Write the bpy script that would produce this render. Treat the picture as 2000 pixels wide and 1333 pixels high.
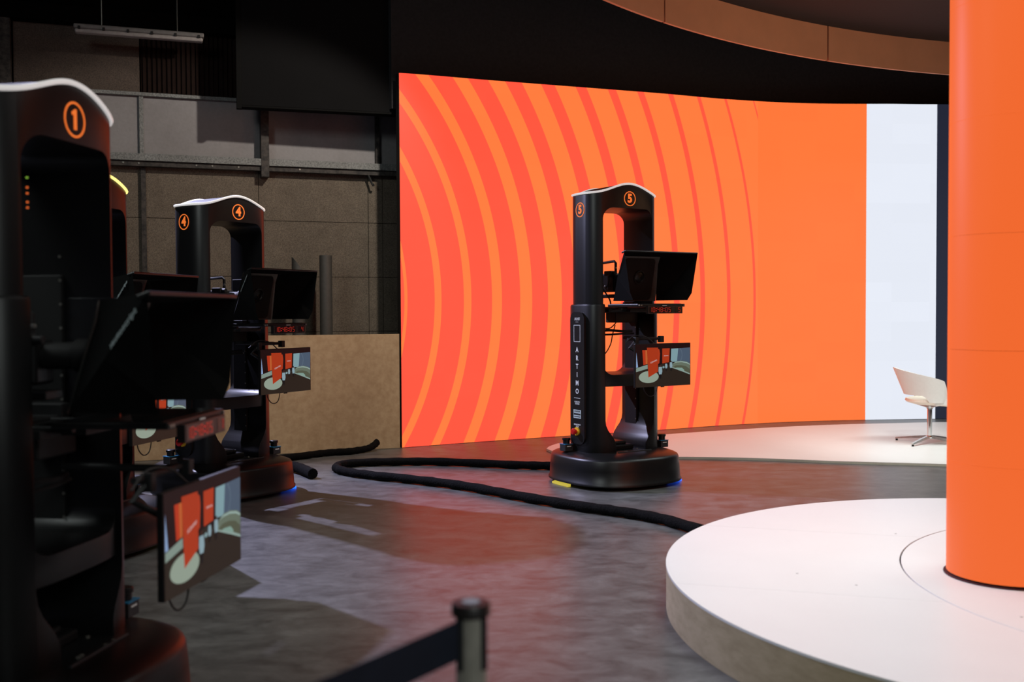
import bpy, bmesh, math, random
from mathutils import Vector, Matrix
random.seed(7)
S = bpy.context.scene
for o in list(bpy.data.objects): bpy.data.objects.remove(o)
PI = math.pi
def lin(c):
    return tuple(((x/255)/12.92 if x/255 <= .04045 else ((x/255+.055)/1.055)**2.4) for x in c)

# ------------------------------------------------------------------ camera
cam_d = bpy.data.cameras.new('camera'); cam = bpy.data.objects.new('camera', cam_d)
S.collection.objects.link(cam); S.camera = cam
cam_d.sensor_width = 36; cam_d.lens = 1994/2000*36; cam_d.clip_start = .05; cam_d.clip_end = 100
cam.matrix_world = Matrix.Translation((0, 0, 1.4)) @ Matrix.Rotation(PI/2-.0287, 4, 'X') @ Matrix.Rotation(-.0051, 4, 'Z')
cam_d.dof.use_dof = True; cam_d.dof.focus_distance = 8.3; cam_d.dof.aperture_fstop = 2.2
# ------------------------------------------------------------------ world, exposure
S.view_settings.view_transform = 'Standard'; S.view_settings.look = 'None'
S.view_settings.exposure = 0; S.view_settings.gamma = 1; S.view_settings.use_curve_mapping = False
w = bpy.data.worlds.new('world'); S.world = w; w.use_nodes = True
w.node_tree.nodes['Background'].inputs[0].default_value = (.9, .85, 1, 1)
w.node_tree.nodes['Background'].inputs[1].default_value = .012
# ------------------------------------------------------------------ lights
def light(kind, name, loc, tgt, energy, col=(1, 1, 1), **kw):
    d = bpy.data.lights.new(name, kind); d.energy = energy; d.color = col
    for k, v in kw.items(): setattr(d, k, v)
    o = bpy.data.objects.new(name, d); S.collection.objects.link(o); o.location = loc
    o.rotation_euler = (Vector(tgt)-Vector(loc)).to_track_quat('-Z', 'Y').to_euler()
    return o
light('AREA', 'stage_soft_light', (2.6, 5.0, 4.4), (2.6, 4.7, 0), 75, (.94, 1, .95), shape='RECTANGLE', size=3.0, size_y=2.2, spread=1.9)
light('AREA', 'riser_soft_light', (4.6, 8.9, 4.3), (4.2, 10.2, 0), 84, (.88, 1, 1), shape='RECTANGLE', size=3.6, size_y=1.2, spread=2.0)
light('SPOT', 'chair_fill_spot', (2.9, 6.6, 4.05), (4.1, 10.4, .4), 330, (.97, 1, .97), spot_size=.62, spot_blend=.8, shadow_soft_size=.15)  # added spot that brightens the chair shell
light('AREA', 'front_soft_light', (1.2, 3.4, 4.4), (.9, 4.2, 0), 31, (1, .97, .93), shape='RECTANGLE', size=2.0, size_y=2.0, spread=2.2)
light('SPOT', 'gobo_spot', (-4.50, 9.75, 4.6), (-.9, 5.9, 0), 2300, (.66, .66, 1), spot_size=1.2, spot_blend=.7, shadow_soft_size=.04)
light('SPOT', 'wall_wash_spot', (-.2, 8.1, 4.7), (-3.2, 10.4, 1.25), 400, (1, .90, .78), spot_size=1.3, spot_blend=.35, shadow_soft_size=.06)

light('AREA', 'hall_soft_light', (-3.7, 2.6, 4.8), (-.6, 7, 1.2), 46, (.92, 1, .98), shape='RECTANGLE', size=1.6, size_y=1.2, spread=2.2)
light('AREA', 'post_fill', (1.4, -1.6, 3.0), (0, 1.8, .8), 8, (.93, 1, .97), shape='RECTANGLE', size=.5, size_y=1.6, spread=1.2)  # added lamp behind the camera, lifts the steel post
light('AREA', 'fascia_warm_fill', (6.8, 7.0, 2.6), (2.8, 10.0, 4.3), 14, (1, .5, .25), shape='RECTANGLE', size=1.2, size_y=2.6, spread=1.6)  # added orange lamp that warms the fascia, in place of an unseen LED column

# ------------------------------------------------------------------ materials
MATS = {}
def newmat(name):
    m = bpy.data.materials.new(name); m.use_nodes = True
    return m, m.node_tree.nodes, m.node_tree.links, m.node_tree.nodes['Principled BSDF']
def mat(name, col, rough=.5, metal=0, var=.12, scale=30, bump=0, coat=0, spec=.5):
    if name in MATS: return MATS[name]
    m, N, L, P = newmat(name)
    c = lin(col)
    tc = N.new('ShaderNodeTexCoord'); no = N.new('ShaderNodeTexNoise'); no.inputs['Scale'].default_value = scale
    no.inputs['Detail'].default_value = 6
    L.new(tc.outputs['Object'], no.inputs['Vector'])
    r = N.new('ShaderNodeValToRGB'); r.color_ramp.elements[0].position = .3; r.color_ramp.elements[1].position = .7
    r.color_ramp.elements[0].color = tuple(x*(1-var) for x in c)+(1,)
    r.color_ramp.elements[1].color = tuple(min(1, x*(1+var)) for x in c)+(1,)
    L.new(no.outputs['Fac'], r.inputs[0]); L.new(r.outputs[0], P.inputs['Base Color'])
    P.inputs['Roughness'].default_value = rough; P.inputs['Metallic'].default_value = metal
    P.inputs['Coat Weight'].default_value = coat; P.inputs['Specular IOR Level'].default_value = spec
    if bump:
        b = N.new('ShaderNodeBump'); b.inputs['Strength'].default_value = bump; b.inputs['Distance'].default_value = .01
        L.new(no.outputs['Fac'], b.inputs['Height']); L.new(b.outputs[0], P.inputs['Normal'])
    MATS[name] = m; return m
def emi(name, col, strength=1, linear=False):
    if name in MATS: return MATS[name]
    m, N, L, P = newmat(name)
    c = (col if linear else lin(col))+(1,)
    P.inputs['Base Color'].default_value = (.01, .01, .01, 1); P.inputs['Roughness'].default_value = .4
    P.inputs['Emission Color'].default_value = c; P.inputs['Emission Strength'].default_value = strength
    if name.startswith('screen_'): P.inputs['Emission Strength'].default_value = .74; P.inputs['Specular IOR Level'].default_value = .15; P.inputs['Base Color'].default_value = (.002, .002, .002, 1)
    MATS[name] = m; return m

black = mat('black_plastic', (17, 17, 18), .40, var=.1, scale=90, bump=.02, spec=.42)
black_satin = mat('black_shell', (14, 14, 15), .38, var=.06, scale=60, spec=.4)
black_matte = mat('black_matte_metal', (13, 13, 14), .6)
fabric = mat('black_fabric', (12, 12, 12), .95, var=.25, scale=200, bump=.1, spec=.12)
board_grey = mat('hood_board', (60, 60, 58), .8)
void = mat('black_void', (5, 5, 5), .7)
steel = mat('brushed_steel', (150, 148, 140), .33, .75, scale=120)
chrome = mat('chrome', (215, 215, 215), .08, 1, var=.02)
whitep = mat('white_print', (225, 230, 230), .6, var=.03)
orangep = mat('orange_print', (255, 130, 55), .6, var=.03)
Pp = orangep.node_tree.nodes['Principled BSDF']; Pp.inputs['Emission Color'].default_value = lin((255, 125, 50))+(1,); Pp.inputs['Emission Strength'].default_value = .6   # emission added to brighten the printed numbers
strip_w = mat('white_edge_strip', (240, 238, 235), .4, var=.02)
Pp = strip_w.node_tree.nodes['Principled BSDF']; Pp.inputs['Emission Color'].default_value = (1, .98, .96, 1); Pp.inputs['Emission Strength'].default_value = .42
strip_l = emi('edge_strip_glow', (190, 186, 184), 1)
strip_y = emi('yellow_edge_glow', (1.6, 1.25, .35), 1, True)
blueanod = mat('blue_plate', (40, 130, 175), .35, .3)
greymet = mat('dark_grey_metal', (70, 70, 72), .4, .6)
redb = mat('red_button', (200, 25, 25), .3); yelb = mat('yellow_ring', (240, 190, 40), .4)
white_lam = mat('white_laminate', (232, 234, 231), .42, var=.015, scale=2.5)
white_pl = mat('white_chair_shell', (232, 230, 224), .35, var=.02)
cream = mat('cream_seat', (236, 222, 205), .5, var=.03)
rubber = mat('black_rubber', (20, 20, 20), .7)

def led_material():
    m, N, L, P = newmat('led_wall_content')
    P.inputs['Base Color'].default_value = (.006, .006, .006, 1); P.inputs['Roughness'].default_value = .5
    uv = N.new('ShaderNodeUVMap'); uv.uv_map = 'UVMap'
    sp = N.new('ShaderNodeSeparateXYZ'); L.new(uv.outputs[0], sp.inputs[0])
    s, z = sp.outputs[0], sp.outputs[1]
    def mth(op, a, b=None):
        n = N.new('ShaderNodeMath'); n.operation = op
        for i, x in enumerate((a, b)):
            if x is None: continue
            if isinstance(x, (int, float)): n.inputs[i].default_value = x
            else: L.new(x, n.inputs[i])
        return n.outputs[0]
    d1 = mth('ADD', s, 2.4258); d2 = mth('SUBTRACT', z, 1.5355)
    r = mth('SQRT', mth('ADD', mth('MULTIPLY', d1, d1), mth('MULTIPLY', d2, d2)))
    # orange ring bands (radius in metres on the wall), the rest is red inside 7.44 m
    bands = [(2.465, 2.50), (2.808, 2.887), (3.15, 3.239), (3.486, 3.604), (3.827, 3.974), (4.173, 4.347), (4.52, 4.727),
             (4.877, 5.115), (5.238, 5.491), (5.59, 5.85), (5.933, 6.246), (6.315, 6.643), (6.694, 7.026), (7.061, 7.422)]
    acc = None
    for a, b in bands:
        t = mth('MULTIPLY', mth('GREATER_THAN', r, a), mth('LESS_THAN', r, b))
        acc = t if acc is None else mth('ADD', acc, t)
    out = mth('GREATER_THAN', r, 7.44); right = mth('GREATER_THAN', s, 4.664)
    acc = mth('MINIMUM', mth('ADD', mth('ADD', acc, out), right), 1.0)
    def mix(f, A, B):
        n = N.new('ShaderNodeMix'); n.data_type = 'RGBA'; L.new(f, n.inputs[0])
        for i, x in ((6, A), (7, B)):
            if isinstance(x, tuple): n.inputs[i].default_value = x+(1,)
            else: L.new(x, n.inputs[i])
        return n.outputs[2]
    red = (1.25,)+lin((0, 86, 62))[1:]; org = (1.15,)+lin((0, 124, 62))[1:]
    c = mix(acc, red, org)
    c = mix(right, c, (1.05,)+lin((0, 120, 58))[1:])
    c = mix(mth('GREATER_THAN', s, 6.1586), c, lin((230, 235, 246)))
    c = mix(mth('GREATER_THAN', s, 7.085), c, lin((33, 38, 54)))
    # faint cabinet to cabinet brightness differences of the modules
    wn = N.new('ShaderNodeTexWhiteNoise'); wn.noise_dimensions = '2D'
    sn = N.new('ShaderNodeVectorMath'); sn.operation = 'SNAP'; L.new(uv.outputs[0], sn.inputs[0]); sn.inputs[1].default_value = (.5, .25, 1)
    L.new(sn.outputs[0], wn.inputs['Vector'])
    st = mth('ADD', mth('MULTIPLY', wn.outputs['Value'], .03), .985)
    L.new(c, P.inputs['Emission Color']); L.new(st, P.inputs['Emission Strength'])
    return m

def board_mat(name, c1, c2, scale, rough=.85, stretch=(1, 1, 1), det=8, c3=None):
    m, N, L, P = newmat(name)
    tc = N.new('ShaderNodeTexCoord'); mp = N.new('ShaderNodeMapping'); mp.inputs['Scale'].default_value = stretch
    L.new(tc.outputs['Object'], mp.inputs[0])
    no = N.new('ShaderNodeTexNoise'); no.inputs['Scale'].default_value = scale; no.inputs['Detail'].default_value = det; no.inputs['Roughness'].default_value = .65
    L.new(mp.outputs[0], no.inputs['Vector'])
    r = N.new('ShaderNodeValToRGB'); r.color_ramp.elements[0].position = .35; r.color_ramp.elements[1].position = .62
    r.color_ramp.elements[0].color = lin(c1)+(1,); r.color_ramp.elements[1].color = lin(c2)+(1,)
    L.new(no.outputs['Fac'], r.inputs[0])
    n2 = N.new('ShaderNodeTexNoise'); n2.inputs['Scale'].default_value = scale*.06; n2.inputs['Detail'].default_value = 4
    L.new(mp.outputs[0], n2.inputs['Vector'])
    mx = N.new('ShaderNodeMix'); mx.data_type = 'RGBA'; mx.blend_type = 'MULTIPLY'; mx.inputs[0].default_value = .5
    r2 = N.new('ShaderNodeValToRGB'); r2.color_ramp.elements[0].position = .3; r2.color_ramp.elements[1].position = .75
    r2.color_ramp.elements[0].color = (.55, .52, .5, 1); r2.color_ramp.elements[1].color = (1, 1, 1, 1)
    L.new(n2.outputs['Fac'], r2.inputs[0]); L.new(r.outputs[0], mx.inputs[6]); L.new(r2.outputs[0], mx.inputs[7])
    L.new(mx.outputs[2], P.inputs['Base Color']); P.inputs['Roughness'].default_value = rough
    b = N.new('ShaderNodeBump'); b.inputs['Strength'].default_value = .15; b.inputs['Distance'].default_value = .01
    L.new(no.outputs['Fac'], b.inputs['Height']); L.new(b.outputs[0], P.inputs['Normal'])
    MATS[name] = m; return m
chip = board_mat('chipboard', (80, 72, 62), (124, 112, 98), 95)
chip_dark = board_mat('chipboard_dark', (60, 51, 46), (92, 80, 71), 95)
mdf = board_mat('mdf_sheet', (190, 158, 120), (208, 178, 140), 14, .75)
mdf_edge = board_mat('mdf_edge', (186, 168, 134), (204, 186, 152), 8, .8, (1, 1, 3))
white_wall = board_mat('whitewashed_panel', (140, 138, 140), (146, 144, 146), 30, .8)
rust = board_mat('painted_steel_worn', (84, 86, 86), (140, 143, 142), 70, .6)
rust_dark = board_mat('dark_steel_worn', (20, 19, 19), (70, 64, 60), 22, .7)
duv = mat('black_flat', (17, 17, 18), .9, var=.05, scale=3, spec=.08)
corr = mat('dark_corrugated', (32, 21, 18), .8, spec=.1, var=.2, scale=12)
roofm = mat('dark_roof', (9, 8, 8), .9, spec=.05)

def floor_mat():
    m, N, L, P = newmat('grey_vinyl_floor')
    tc = N.new('ShaderNodeTexCoord')
    mp = N.new('ShaderNodeMapping'); mp.inputs['Scale'].default_value = (1, 1.5, 1); mp.inputs['Rotation'].default_value = (0, 0, .2)
    L.new(tc.outputs['Object'], mp.inputs[0])
    n1 = N.new('ShaderNodeTexNoise'); n1.inputs['Scale'].default_value = 4.6; n1.inputs['Detail'].default_value = 12; n1.inputs['Roughness'].default_value = .74; n1.inputs['Distortion'].default_value = .4
    L.new(mp.outputs[0], n1.inputs['Vector'])
    r = N.new('ShaderNodeValToRGB'); e = r.color_ramp.elements
    e[0].position = .36; e[0].color = (.060, .061, .059, 1); e[1].position = .66; e[1].color = (.160, .161, .157, 1)
    L.new(n1.outputs['Fac'], r.inputs[0]); L.new(r.outputs[0], P.inputs['Base Color'])
    rr = N.new('ShaderNodeMapRange'); rr.inputs[3].default_value = .33; rr.inputs[4].default_value = .45
    L.new(n1.outputs['Fac'], rr.inputs[0]); L.new(rr.outputs[0], P.inputs['Roughness'])
    P.inputs['Specular IOR Level'].default_value = .42
    b = N.new('ShaderNodeBump'); b.inputs['Strength'].default_value = .02; b.inputs['Distance'].default_value = .01
    L.new(n1.outputs['Fac'], b.inputs['Height']); L.new(b.outputs[0], P.inputs['Normal'])
    return m

# ------------------------------------------------------------------ mesh helpers
def mesh_obj(name, bm, m, parent=None, smooth=False, angle=40):
    me = bpy.data.meshes.new(name)
    bmesh.ops.remove_doubles(bm, verts=bm.verts, dist=1e-6)
    bmesh.ops.recalc_face_normals(bm, faces=bm.faces)
    bm.to_mesh(me); bm.free()
    if isinstance(m, (list, tuple)):
        for x in m: me.materials.append(x)
    else: me.materials.append(m)
    if smooth:
        for p in me.polygons: p.use_smooth = True
        me.set_sharp_from_angle(angle=math.radians(angle))
    return link(name, me, parent)
def link(name, me, parent=None):
    o = bpy.data.objects.new(name, me); S.collection.objects.link(o)
    if parent: o.parent = parent
    return o
def tag(o, label=None, cat=None, group=None, kind=None):
    for k, v in (('label', label), ('category', cat), ('group', group), ('kind', kind)):
        if v: o[k] = v
    return o
def thing(name, label, cat, loc=(0, 0, 0), rz=0, group=None):
    o = bpy.data.objects.new(name, None); S.collection.objects.link(o); o.empty_display_size = .1
    o.location = loc; o.rotation_euler = (0, 0, rz); tag(o, label, cat, group); return o
def struct(o): o['kind'] = 'structure'; return o
BM = bmesh.new
def box(bm, c, s, bev=0, rz=0, M=None):
    mm = Matrix.Translation(c) @ Matrix.Rotation(rz, 4, 'Z') @ Matrix.Diagonal((s[0], s[1], s[2], 1))
    if M is not None: mm = M @ mm
    r = bmesh.ops.create_cube(bm, size=1, matrix=mm)
    if bev:
        es = list({e for v in r['verts'] for e in v.link_edges})
        bmesh.ops.bevel(bm, geom=es, offset=bev, segments=2, affect='EDGES', profile=.5)
    return bm
def lathe(bm, prof, c=(0, 0, 0), n=24, M=None):
    M = M if M is not None else Matrix.Identity(4)
    rings = []
    for r, z in prof:
        if r < 1e-6: rings.append([bm.verts.new(M @ Vector((c[0], c[1], c[2]+z)))]); continue
        rings.append([bm.verts.new(M @ Vector((c[0]+r*math.cos(2*PI*i/n), c[1]+r*math.sin(2*PI*i/n), c[2]+z))) for i in range(n)])
    for a, b in zip(rings, rings[1:]):
        for i in range(n):
            j = (i+1) % n
            if len(a) == 1 and len(b) == 1: continue
            if len(a) == 1: bm.faces.new((a[0], b[i], b[j]))
            elif len(b) == 1: bm.faces.new((a[i], a[j], b[0]))
            else: bm.faces.new((a[i], a[j], b[j], b[i]))
    return bm
def cyl(bm, p0, p1, r, n=12, r2=None):
    p0, p1 = Vector(p0), Vector(p1); d = p1-p0
    M = Matrix.Translation(p0) @ d.to_track_quat('Z', 'Y').to_matrix().to_4x4()
    r2 = r if r2 is None else r2
    return lathe(bm, [(0, 0), (r, 0), (r2, d.length), (0, d.length)], n=n, M=M)
def smooth_path(P, k=8):
    P = [Vector(p) for p in P]; Q = [2*P[0]-P[1]]+P+[2*P[-1]-P[-2]]; out = []
    for i in range(1, len(Q)-2):
        for j in range(k):
            t = j/k; a, b, c, d = Q[i-1:i+3]
            out.append(.5*((2*b)+(-a+c)*t+(2*a-5*b+4*c-d)*t*t+(-a+3*b-3*c+d)*t**3))
    out.append(P[-1]); return out
def tube(bm, pts, r, n=8, rf=None):
    pts = [Vector(p) for p in pts]; rings = []; up = Vector((0, 0, 1)); prev = None
    for i, p in enumerate(pts):
        d = (pts[min(i+1, len(pts)-1)]-pts[max(i-1, 0)]).normalized()
        if prev is None: prev = d.cross(up if abs(d.z) < .9 else Vector((1, 0, 0))).normalized()
        u = (prev-d*prev.dot(d)).normalized(); v = d.cross(u); prev = u
        rr = r if rf is None else rf(i/(len(pts)-1))*r
        rings.append([bm.verts.new(p+u*rr*math.cos(2*PI*k/n)+v*rr*math.sin(2*PI*k/n)) for k in range(n)])
    for a, b in zip(rings, rings[1:]):
        for k in range(n): bm.faces.new((a[k], a[(k+1) % n], b[(k+1) % n], b[k]))
    bm.faces.new(rings[0]); bm.faces.new(rings[-1][::-1]); return bm
def prism(bm, poly, a, b, f):
    """poly 2-D points, f(x, y, h) -> 3-D, extruded between h = a and h = b"""
    A = [bm.verts.new(f(x, y, a)) for x, y in poly]; B = [bm.verts.new(f(x, y, b)) for x, y in poly]
    bm.faces.new(A); bm.faces.new(B[::-1])
    for i in range(len(A)):
        j = (i+1) % len(A); bm.faces.new((A[i], A[j], B[j], B[i]))
    return bm
XY = lambda x, y, h: Vector((x, y, h))
XZ = lambda x, y, h: Vector((x, h, y))
def rrect(x0, y0, x1, y1, r, n=6):
    out = []
    for cx, cy, a in ((x1-r, y1-r, 0), (x0+r, y1-r, PI/2), (x0+r, y0+r, PI), (x1-r, y0+r, 1.5*PI)):
        for k in range(n+1):
            t = a+PI/2*k/n; out.append((cx+r*math.cos(t), cy+r*math.sin(t)))
    return out
def sellipse(a, b, p, n=96):
    out = []
    for i in range(n):
        t = 2*PI*(i+.5)/n; c, s = math.cos(t), math.sin(t)
        r = (abs(c/a)**p+abs(s/b)**p)**(-1/p)
        out.append((r*c, r*s))
    return out
def boolean(me_a, cutters):
    """me_a minus the cutter meshes, evaluated"""
    a = bpy.data.objects.new('tmp_a', me_a); S.collection.objects.link(a); tmp = [a]
    for c in cutters:
        o = bpy.data.objects.new('tmp_c', c); S.collection.objects.link(o); tmp.append(o)
        md = a.modifiers.new('b', 'BOOLEAN'); md.operation = 'DIFFERENCE'; md.object = o; md.solver = 'EXACT'
    bv = a.modifiers.new('bev', 'BEVEL'); bv.width = .009; bv.segments = 3; bv.limit_method = 'ANGLE'; bv.angle_limit = math.radians(50)
    bpy.context.view_layer.update()
    dg = bpy.context.evaluated_depsgraph_get()
    me = bpy.data.meshes.new_from_object(a.evaluated_get(dg))
    for o in tmp: bpy.data.objects.remove(o)
    return me
def to_mesh(bm, name='m'):
    bmesh.ops.remove_doubles(bm, verts=bm.verts, dist=1e-6); bmesh.ops.recalc_face_normals(bm, faces=bm.faces)
    me = bpy.data.meshes.new(name); bm.to_mesh(me); bm.free(); return me
TXT = {}
def text(bm, body, size, o, ex, ey, bold=0, ext=.0008, sx=1, shear=0, mi=None):
    """flat lettering, centred on o, written along ex with ey up"""
    key = (body, bold, shear)
    if key not in TXT:
        cu = bpy.data.curves.new('t', 'FONT'); cu.body = body; cu.size = 1; cu.align_x = 'CENTER'; cu.align_y = 'CENTER'
        cu.offset = bold; cu.extrude = .5; cu.shear = shear; cu.resolution_u = 3
        ob = bpy.data.objects.new('t', cu); S.collection.objects.link(ob); bpy.context.view_layer.update()
        me = bpy.data.meshes.new_from_object(ob.evaluated_get(bpy.context.evaluated_depsgraph_get()))
        TXT[key] = ([tuple(v.co) for v in me.vertices], [tuple(p.vertices) for p in me.polygons])
        bpy.data.objects.remove(ob)
    V, F = TXT[key]; o = Vector(o); ex = Vector(ex).normalized(); ey = Vector(ey).normalized(); ez = ex.cross(ey)
    vs = [bm.verts.new(o+ex*(x*size*sx)+ey*(y*size)+ez*(z*2*ext)) for x, y, z in V]
    for f in F:
        try:
            fc = bm.faces.new([vs[i] for i in f])
            if mi is not None: fc.material_index = mi
        except ValueError: pass
    return bm

# ================================================================== SETTING
bm = BM(); box(bm, (0, 6.5, -.05), (22, 17, .1))
fl = struct(mesh_obj('floor', bm, floor_mat()))
bm = BM(); box(bm, (0, 6.5, 6.9), (22, 17, .1)); struct(mesh_obj('ceiling', bm, roofm))

# back wall: line Y = 11.895 + .35 X
ang = math.atan(.35); U = Vector((math.cos(ang), math.sin(ang), 0)); Nw = Vector((-math.sin(ang), math.cos(ang), 0))
def WP(X, z, off=0):           # point on the back wall above world X, off metres in front of it
    return Vector((X, 11.895+.35*X, z))-Nw*off
def wbox(bm, X0, X1, z0, z1, off0, off1, bev=0):
    P0, P1 = WP(X0, 0), WP(X1, 0); mid = (P0+P1)/2-Nw*((off0+off1)/2); mid.z = (z0+z1)/2
    return box(bm, mid, ((P1-P0).length, abs(off1-off0), z1-z0), bev, rz=ang)
bm = BM(); wbox(bm, -9, 1.6, 0, 6.85, -.25, -.03); wall = struct(mesh_obj('wall_back', bm, roofm))
g = .0025
def panels(name, X0s, z0s, m, off=.0):
    for i in range(len(X0s)-1):
        for j in range(len(z0s)-1):
            b = BM(); d = random.uniform(-.003, .003)
            wbox(b, X0s[i]+g, X0s[i+1]-g, z0s[j]+g, z0s[j+1]-g, -.03, off+d, .0015)
            mesh_obj(name, b, m, wall)
# lower chipboard sheets, in courses 0.6 m high
panels('chipboard_sheet', [-9.0, -8.1, -7.4, -6.2, -4.98, -3.79, -2.70, -1.585, -1.433, -.4, .8], [0, .595, 1.19, 1.79, 2.39, 2.96], chip)
panels('wall_panel', [-9.0, -7.4, -6.2, -4.95, -3.79, -2.64, -1.49, -.4, .8], [2.97, 3.645], white_wall)
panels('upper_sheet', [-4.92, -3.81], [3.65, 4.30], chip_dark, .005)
bm = BM()
for k in range(26):
    X = -3.78+k*.045; wbox(bm, X, X+.024, 3.65, 4.4, -.02, .022)
wbox(bm, -3.8, -1.0, 3.65, 4.4, -.03, .0)
tag(mesh_obj('ribbed_panel', bm, corr, wall), kind='stuff')
# girt: steel channel along the wall
gr = thing('steel_girt', 'worn grey steel rail running along the wall below the pale panels', 'steel rail', WP(-4.5, 2.92, .1))
def rel(bm, par):
    bmesh.ops.translate(bm, verts=bm.verts, vec=-Vector(par.location)); return bm
bm = BM(); wbox(bm, -9, .6, 2.958, 3.03, .05, .14, .003); mesh_obj('flange', rel(bm, gr), rust, gr)
bm = BM(); wbox(bm, -9, .6, 2.905, 2.955, .03, .11, .003); mesh_obj('web', rel(bm, gr), rust_dark, gr)
bm = BM()
for X in (-3.97, -3.83, -3.3, -3.15, -2.9, -2.3): cyl(bm, WP(X, 2.935, .108), WP(X, 2.935, .118), .009, 8)
tag(mesh_obj('bolt_row', rel(bm, gr), steel, gr), kind='stuff')
def wthing(name, label, cat, X0, X1, z0, z1, o0, o1, m):
    b = BM(); wbox(b, X0, X1, z0, z1, o0, o1, .003); o = mesh_obj(name, b, m); tag(o, label, cat); return o
wthing('steel_post', 'short dark steel post rising from the wall rail beneath the black header', 'steel post', -2.683, -2.605, 2.84, 3.72, .005, .145, rust_dark)
wthing('steel_post', 'thin dark post on the pale wall panels next to the striped screen', 'steel post', -1.51, -1.467, 3.032, 3.72, .004, .05, rust_dark)
wthing('steel_post', 'flaking grey strip between the pale panels above the rail, left of the black header', 'steel post', -3.822, -3.782, 3.032, 3.66, .006, .03, rust)
wthing('conduit', 'dark vertical conduit running down the chipboard below the rail', 'conduit', -3.815, -3.768, 0, 2.9, .006, .04, rust_dark)
wthing('steel_column', 'brown steel column at the far left end of the back wall', 'steel column', -5.02, -4.93, 0, 5.2, .008, .12, rust_dark)
wthing('ledge_rail', 'thin dark rail between the pale panels and the chipboard above them', 'rail', -4.92, -2.6, 3.632, 3.668, .012, .05, rust)
wthing('purlin', 'dark roof beam along the top of the upper chipboard', 'beam', -6, -2.6, 4.30, 4.46, .015, .16, roofm)
bm = BM(); P = WP(-1.60, 2.905, .1); tube(bm, smooth_path([P, P+Vector((.02, 0, -.04)), P+Vector((.035, 0, -.08)), P+Vector((.05, 0, -.11)), P+Vector((.065, 0, -.10))], 5), .012, 6)
tag(mesh_obj('hanging_hook', bm, rubber), 'small black hook hanging from the wall rail near the striped screen', 'hook')

# plywood hoarding in front of the wall
def PPt(X, z, off=0): return Vector((X, 10.895+.35*X, z))-Nw*off
hd = thing('mdf_hoarding', 'pale brown fibreboard sheet standing upright on the floor beside the striped screen', 'board', PPt(-2.3, 0))
P0, P1 = PPt(-3.95, 0), PPt(-1.16, 0)
for a, b in ((P0, P0+(P1-P0)*.47), (P0+(P1-P0)*.4705, P1)):
    bm = BM(); mid = (a+b)/2; mid.z = .59; box(bm, mid, ((b-a).length-.002, .018, 1.175), .001, rz=ang)
    mesh_obj('board_sheet', rel(bm, hd), mdf, hd)
for X in (-3.6, -2.4, -1.3):
    bm = BM(); box(bm, PPt(X, .5, -.06), (.045, .095, 1.0), .002, rz=ang); mesh_obj('timber_batten', rel(bm, hd), mdf_edge, hd)

# two rolled tubes between the hoarding and the wall
def rtube(X, r, h, lab, slant):
    P = WP(X, 0, .45); t = thing('carpet_tube', lab, 'tube', (P.x, P.y, 0)); b = BM(); n = 28
    ro, ri = r, r-.008
    top = lambda a: h-(slant*(1+math.cos(a-.3))/2 if slant else 0)
    V = []
    for rad in (ro, ri):
        V.append([b.verts.new((rad*math.cos(2*PI*i/n), rad*math.sin(2*PI*i/n), .002)) for i in range(n)])
        V.append([b.verts.new((rad*math.cos(2*PI*i/n), rad*math.sin(2*PI*i/n), top(2*PI*i/n))) for i in range(n)])
    for i in range(n):
        j = (i+1) % n
        b.faces.new((V[0][i], V[0][j], V[1][j], V[1][i])); b.faces.new((V[2][i], V[2][j], V[3][j], V[3][i]))
        b.faces.new((V[1][i], V[1][j], V[3][j], V[3][i])); b.faces.new((V[0][i], V[0][j], V[2][j], V[2][i]))
    mesh_obj('tube_wall', b, mat('dark_tube', (72, 70, 66), .5), t, True)
    b = BM(); lathe(b, [(ri-.002, .3), (ri-.002, .31)], n=20); lathe(b, [(0, .3), (ri-.002, .3)], n=20); mesh_obj('tube_plug', b, rubber, t)
rtube(-2.10, .066, 2.0, 'dark grey tube standing behind the fibreboard, the upright one with a square top', 0)
rtube(-2.37, .066, 1.98, 'dark grey tube behind the fibreboard with its top cut to a slanting point', .17)

# fluorescent batten under the roof
A, B = Vector((-4.22, 9.95, 4.15)), Vector((-3.08, 10.34, 4.15)); dr = (B-A).normalized(); ra = math.atan2(dr.y, dr.x)
bt = thing('light_batten', 'unlit grey fluorescent batten light hanging under the dark roof', 'light', (A+B)/2, ra)
Lb = (B-A).length
bm = BM(); box(bm, (0, 0, .03), (Lb, .11, .045), .012); mesh_obj('housing', bm, mat('batten_grey', (120, 118, 116), .5), bt)
bm = BM(); box(bm, (0, 0, -.012), (Lb-.02, .095, .04), .015); mesh_obj('diffuser', bm, mat('batten_diffuser', (165, 160, 158), .35), bt)
for k in range(6):
    bm = BM(); box(bm, (-Lb/2+.05+k*(Lb-.1)/5, -.058, .012), (.022, .012, .03), .002); mesh_obj('clip', bm, rubber, bt)
for x in (-.35, .35):
    bm = BM(); cyl(bm, (x, 0, .05), (x, 0, 2.7), .006, 6); mesh_obj('suspension_wire', bm, steel, bt)

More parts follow.
